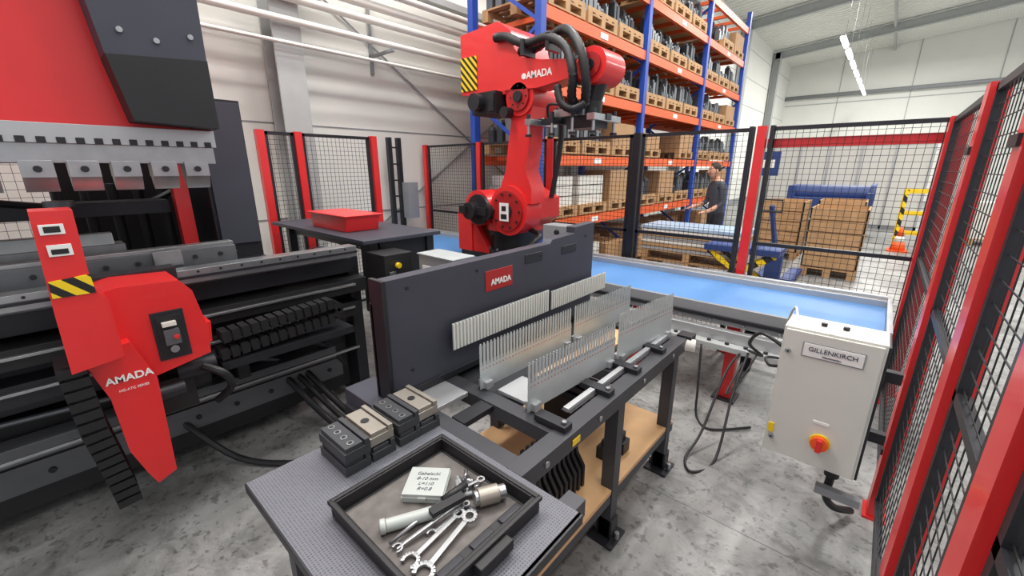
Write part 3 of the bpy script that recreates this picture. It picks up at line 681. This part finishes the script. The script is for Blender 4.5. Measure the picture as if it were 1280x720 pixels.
def crate(x0_, y0_):
    b = B(); pallet(b,x0_,x0_+.72,y0_,y0_+.95,0)
    for k in range(5):
        b.box(x0_,x0_+.72,y0_,y0_+.02,.16+k*.19,.33+k*.19,WOOD); b.box(x0_,x0_+.72,y0_+.93,y0_+.95,.16+k*.19,.33+k*.19,WOOD); b.box(x0_,x0_+.02,y0_,y0_+.95,.16+k*.19,.33+k*.19,WOOD); b.box(x0_+.70,x0_+.72,y0_,y0_+.95,.16+k*.19,.33+k*.19,WOOD)
    b.box(x0_+.03,x0_+.69,y0_+.03,y0_+.92,.15,.95,CARD); b.done('wooden_crate')
crate(-.85,8.2); crate(-1.8,9.4); crate(-.95,10.2)
b = B()
b.box(-1.95,-.25,13.6,14.5,.62,.95,BLUM); b.cyl((-1.9,14.05,1.05),(-.3,14.05,1.05),.22,BLUM,n=20); b.cyl((-.3,14.05,1.05),(-.2,14.05,1.05),.28,BLUM,n=20); b.box(-2.0,-1.85,13.5,14.6,.1,1.25,BLUM); b.box(-.35,-.2,13.5,14.6,.1,1.1,BLUM)
b.box(-1.9,-.3,13.7,14.4,.12,.2,WOOD); b.box(-1.9,-1.8,13.7,14.4,0,.12,WOOD); b.box(-.4,-.3,13.7,14.4,0,.12,WOOD)
b.done('plate_roller_machine', .01)
b = B()
b.box(-3.0,.8,16.2,16.35,.1,2.35,WHP)
for k in range(6): b.box(-3.0+k*.75,-2.95+k*.75,16.15,16.2,0,2.4,ALU)
b.box(-3.0,.8,16.15,16.2,2.33,2.42,ALU); b.box(-3.0,.8,16.15,16.4,0,.1,GREY)
b.done('white_partition_screen')
b = B(); b.box(-2.75,-2.2,12.9,13.0,1.5,2.1,BLUM); b.box(-2.5,-2.45,12.92,12.98,0,1.5,GREY); b.box(-2.65,-2.3,12.895,12.9,1.7,1.9,LBL); b.done('blue_sign_board')
b = B()
for x in (.3,.72): b.box(x,x+.07,12.4,12.47,0,1.25,HAZB)
for z in (.3,.72,1.18): b.box(.3,.79,12.41,12.46,z,z+.09,YEL)
b.box(.3,.37,12.47,13.2,1.18,1.25,YEL); b.box(.3,.37,13.15,13.22,0,1.25,YEL)
b.done('collision_barrier', .004)
b = B(); b.box(.22,.56,11.75,12.1,0,.03,ORC); b.cyl((.39,11.92,.03),(.39,11.92,.2),.13,ORC,.095); b.cyl((.39,11.92,.2),(.39,11.92,.32),.095,WHP,.065); b.cyl((.39,11.92,.32),(.39,11.92,.5),.065,ORC,.025); b.done('traffic_cone')
b = B()
for k in range(7):
    x = 1.6+1.4*(k%4); y = 14+3*(k//4); pallet(b,x,x+1.1,y,y+.8,0); b.box(x+.03,x+1.05,y+.03,y+.77,.142,.6+.5*random.random(),random.choice([CARD,WHP,GREY]))
b.done('goods_on_pallets')

# ------------------------------------------------------------------ person
def skinned(name, verts, edges, root, sub=2):
    me = bpy.data.meshes.new(name+'_sk'); me.from_pydata([v[0] for v in verts], edges, [])
    ob = bpy.data.objects.new(name+'_sk', me); bpy.context.collection.objects.link(ob)
    ob.modifiers.new('s','SKIN'); sl = me.skin_vertices[0].data
    for k, v in enumerate(verts):
        r = v[1]; sl[k].radius = r if isinstance(r, tuple) else (r, r); sl[k].use_root = (k == root)
    sb = ob.modifiers.new('u','SUBSURF'); sb.levels = sub; sb.render_levels = sub
    dg = bpy.context.evaluated_depsgraph_get(); dg.update()
    m2 = bpy.data.meshes.new_from_object(ob.evaluated_get(dg)); bpy.data.objects.remove(ob)
    return m2
V = [((0,0,.95),(.15,.11)),((0,-.01,1.12),(.145,.105)),((0,-.03,1.32),(.17,.115)),((0,-.03,1.44),(.11,.08)),((0,-.05,1.50),(.055,.055)),((0,-.075,1.56),(.05,.055)),
     ((.10,0,.88),(.095,.1)),((.11,-.03,.50),(.062,.062)),((.12,.03,.09),(.042,.042)),((.125,-.12,.045),(.04,.035)),
     ((-.10,0,.88),(.095,.1)),((-.12,-.01,.50),(.062,.062)),((-.14,.04,.09),(.042,.042)),((-.15,-.11,.045),(.04,.035)),
     ((.19,-.03,1.40),(.06,.06)),((.24,-.03,1.12),(.046,.046)),((.20,-.24,1.00),(.034,.034)),((.19,-.30,.985),(.036,.022)),
     ((-.19,-.03,1.40),(.06,.06)),((-.25,-.05,1.12),(.046,.046)),((-.20,-.27,1.04),(.034,.034)),((-.19,-.33,1.03),(.036,.022))]
E = [(0,1),(1,2),(2,3),(3,4),(4,5),(0,6),(6,7),(7,8),(8,9),(0,10),(10,11),(11,12),(12,13),(3,14),(14,15),(15,16),(16,17),(3,18),(18,19),(19,20),(20,21)]
body = skinned('b', V, E, 0)
for m in (SHIRT, TROU, SKIN, BLK): body.materials.append(m)
for p in body.polygons:
    c_ = p.center; p.use_smooth = True
    if c_.z < .12: p.material_index = 3
    elif c_.z < .96 and abs(c_.y) < .2: p.material_index = 1
    elif c_.z > 1.485 or (c_.y < -.13 and c_.z < 1.12 and abs(c_.x) > .12): p.material_index = 2
    else: p.material_index = 0
person = bpy.data.objects.new('standing_worker', body); bpy.context.collection.objects.link(person)
person.location = (-2.15,7.78,.005); person.rotation_euler = (0,0,R(-45))
hd = B()
hd.sphere((0,-.10,1.655),.1,SKIN,(.76,.95,1.16),20,14); hd.sphere((0,-.125,1.60),.06,SKIN,(.9,.95,.8)); hd.sphere((0,-.078,1.69),.101,HAIR,(.8,.95,1.0),20,14)
hd.cyl((0,-.19,1.665),(0,-.215,1.635),.008,SKIN,.014,n=8)
for sx in (-1,1):
    hd.sphere((sx*.03,-.185,1.66),.010,LBL); hd.sphere((sx*.03,-.193,1.66),.005,INK); hd.sphere((sx*.078,-.09,1.65),.024,SKIN,(.4,.8,1.2))
    hd.box(sx*.03-.015,sx*.03+.015,-.196,-.186,1.678,1.684,HAIR)
hd.box(-.024,.024,-.186,-.178,1.604,1.610,REDD)
h = hd.done('head'); hl = h.location.copy(); h.parent = person; h.location = hl+Vector((0,-.005,-.005)); h.rotation_euler = (R(8),0,0)
for sx, hb in ((1,(.19,-.31,.985)),(-1,(-.19,-.34,1.03))):
    vs = [((hb[0],hb[1]+.02,hb[2]),.022)]; es = []
    for k in range(4):
        fx = hb[0]+(k-1.5)*.02; L = (.07,.08,.075,.055)[k]; i0 = len(vs)
        vs += [((fx,hb[1]-.03,hb[2]),.010),((fx,hb[1]-.03-L*.55,hb[2]-.012),.009),((fx,hb[1]-.03-L*.85,hb[2]-.035),.008)]
        es += [(0,i0),(i0,i0+1),(i0+1,i0+2)]
    i0 = len(vs); tx = -sx; vs += [((hb[0]+tx*.035,hb[1],hb[2]-.005),.011),((hb[0]+tx*.05,hb[1]-.035,hb[2]-.015),.009)]; es += [(0,i0),(i0,i0+1)]
    hm = skinned('h', vs, es, 0, 1); hm.materials.append(SKIN)
    for p in hm.polygons: p.use_smooth = True
    ho = bpy.data.objects.new('hand', hm); bpy.context.collection.objects.link(ho); ho.parent = person

# ------------------------------------------------------------------ light
W = bpy.data.worlds.new('hall_daylight'); sc.world = W; W.use_nodes = True
bg = W.node_tree.nodes['Background']; bg.inputs[0].default_value = (.93,.96,1,1); bg.inputs[1].default_value = .95
def area(loc, sx, sy, e, rot=(0,0,0)):  # added overhead fill lights that brighten the hall, not fitted lamps
    l = bpy.data.lights.new('added_fill_light','AREA'); l.shape = 'RECTANGLE'; l.size = sx; l.size_y = sy; l.energy = e; l.color = (1,.985,.96)
    o = bpy.data.objects.new('added_fill_light', l); bpy.context.collection.objects.link(o); o.location = loc; o.rotation_euler = rot
for x, y, e in ((-3.8,.4,280),(-1.0,1.6,120),(-2.6,4.8,240),(-.5,9,320),(-1,17,500),(4,8,300),(6,18,520),(2,1,130),(-.5,25,560)):
    area((x,y,6.9), .5, 3.0, e)

# ------------------------------------------------------------------ camera
cd = bpy.data.cameras.new('camera'); cam = bpy.data.objects.new('camera', cd); bpy.context.collection.objects.link(cam)
cd.sensor_width = 36; cd.lens = 520/1280*36; cd.clip_start = .02; cd.clip_end = 200
cam.location = (0,0,1.7); cam.rotation_euler = (R(90)-math.atan(.289), 0, math.atan(475/541))
sc.camera = cam
sc.view_settings.view_transform = 'Standard'; sc.view_settings.look = 'None'; sc.view_settings.exposure = 0
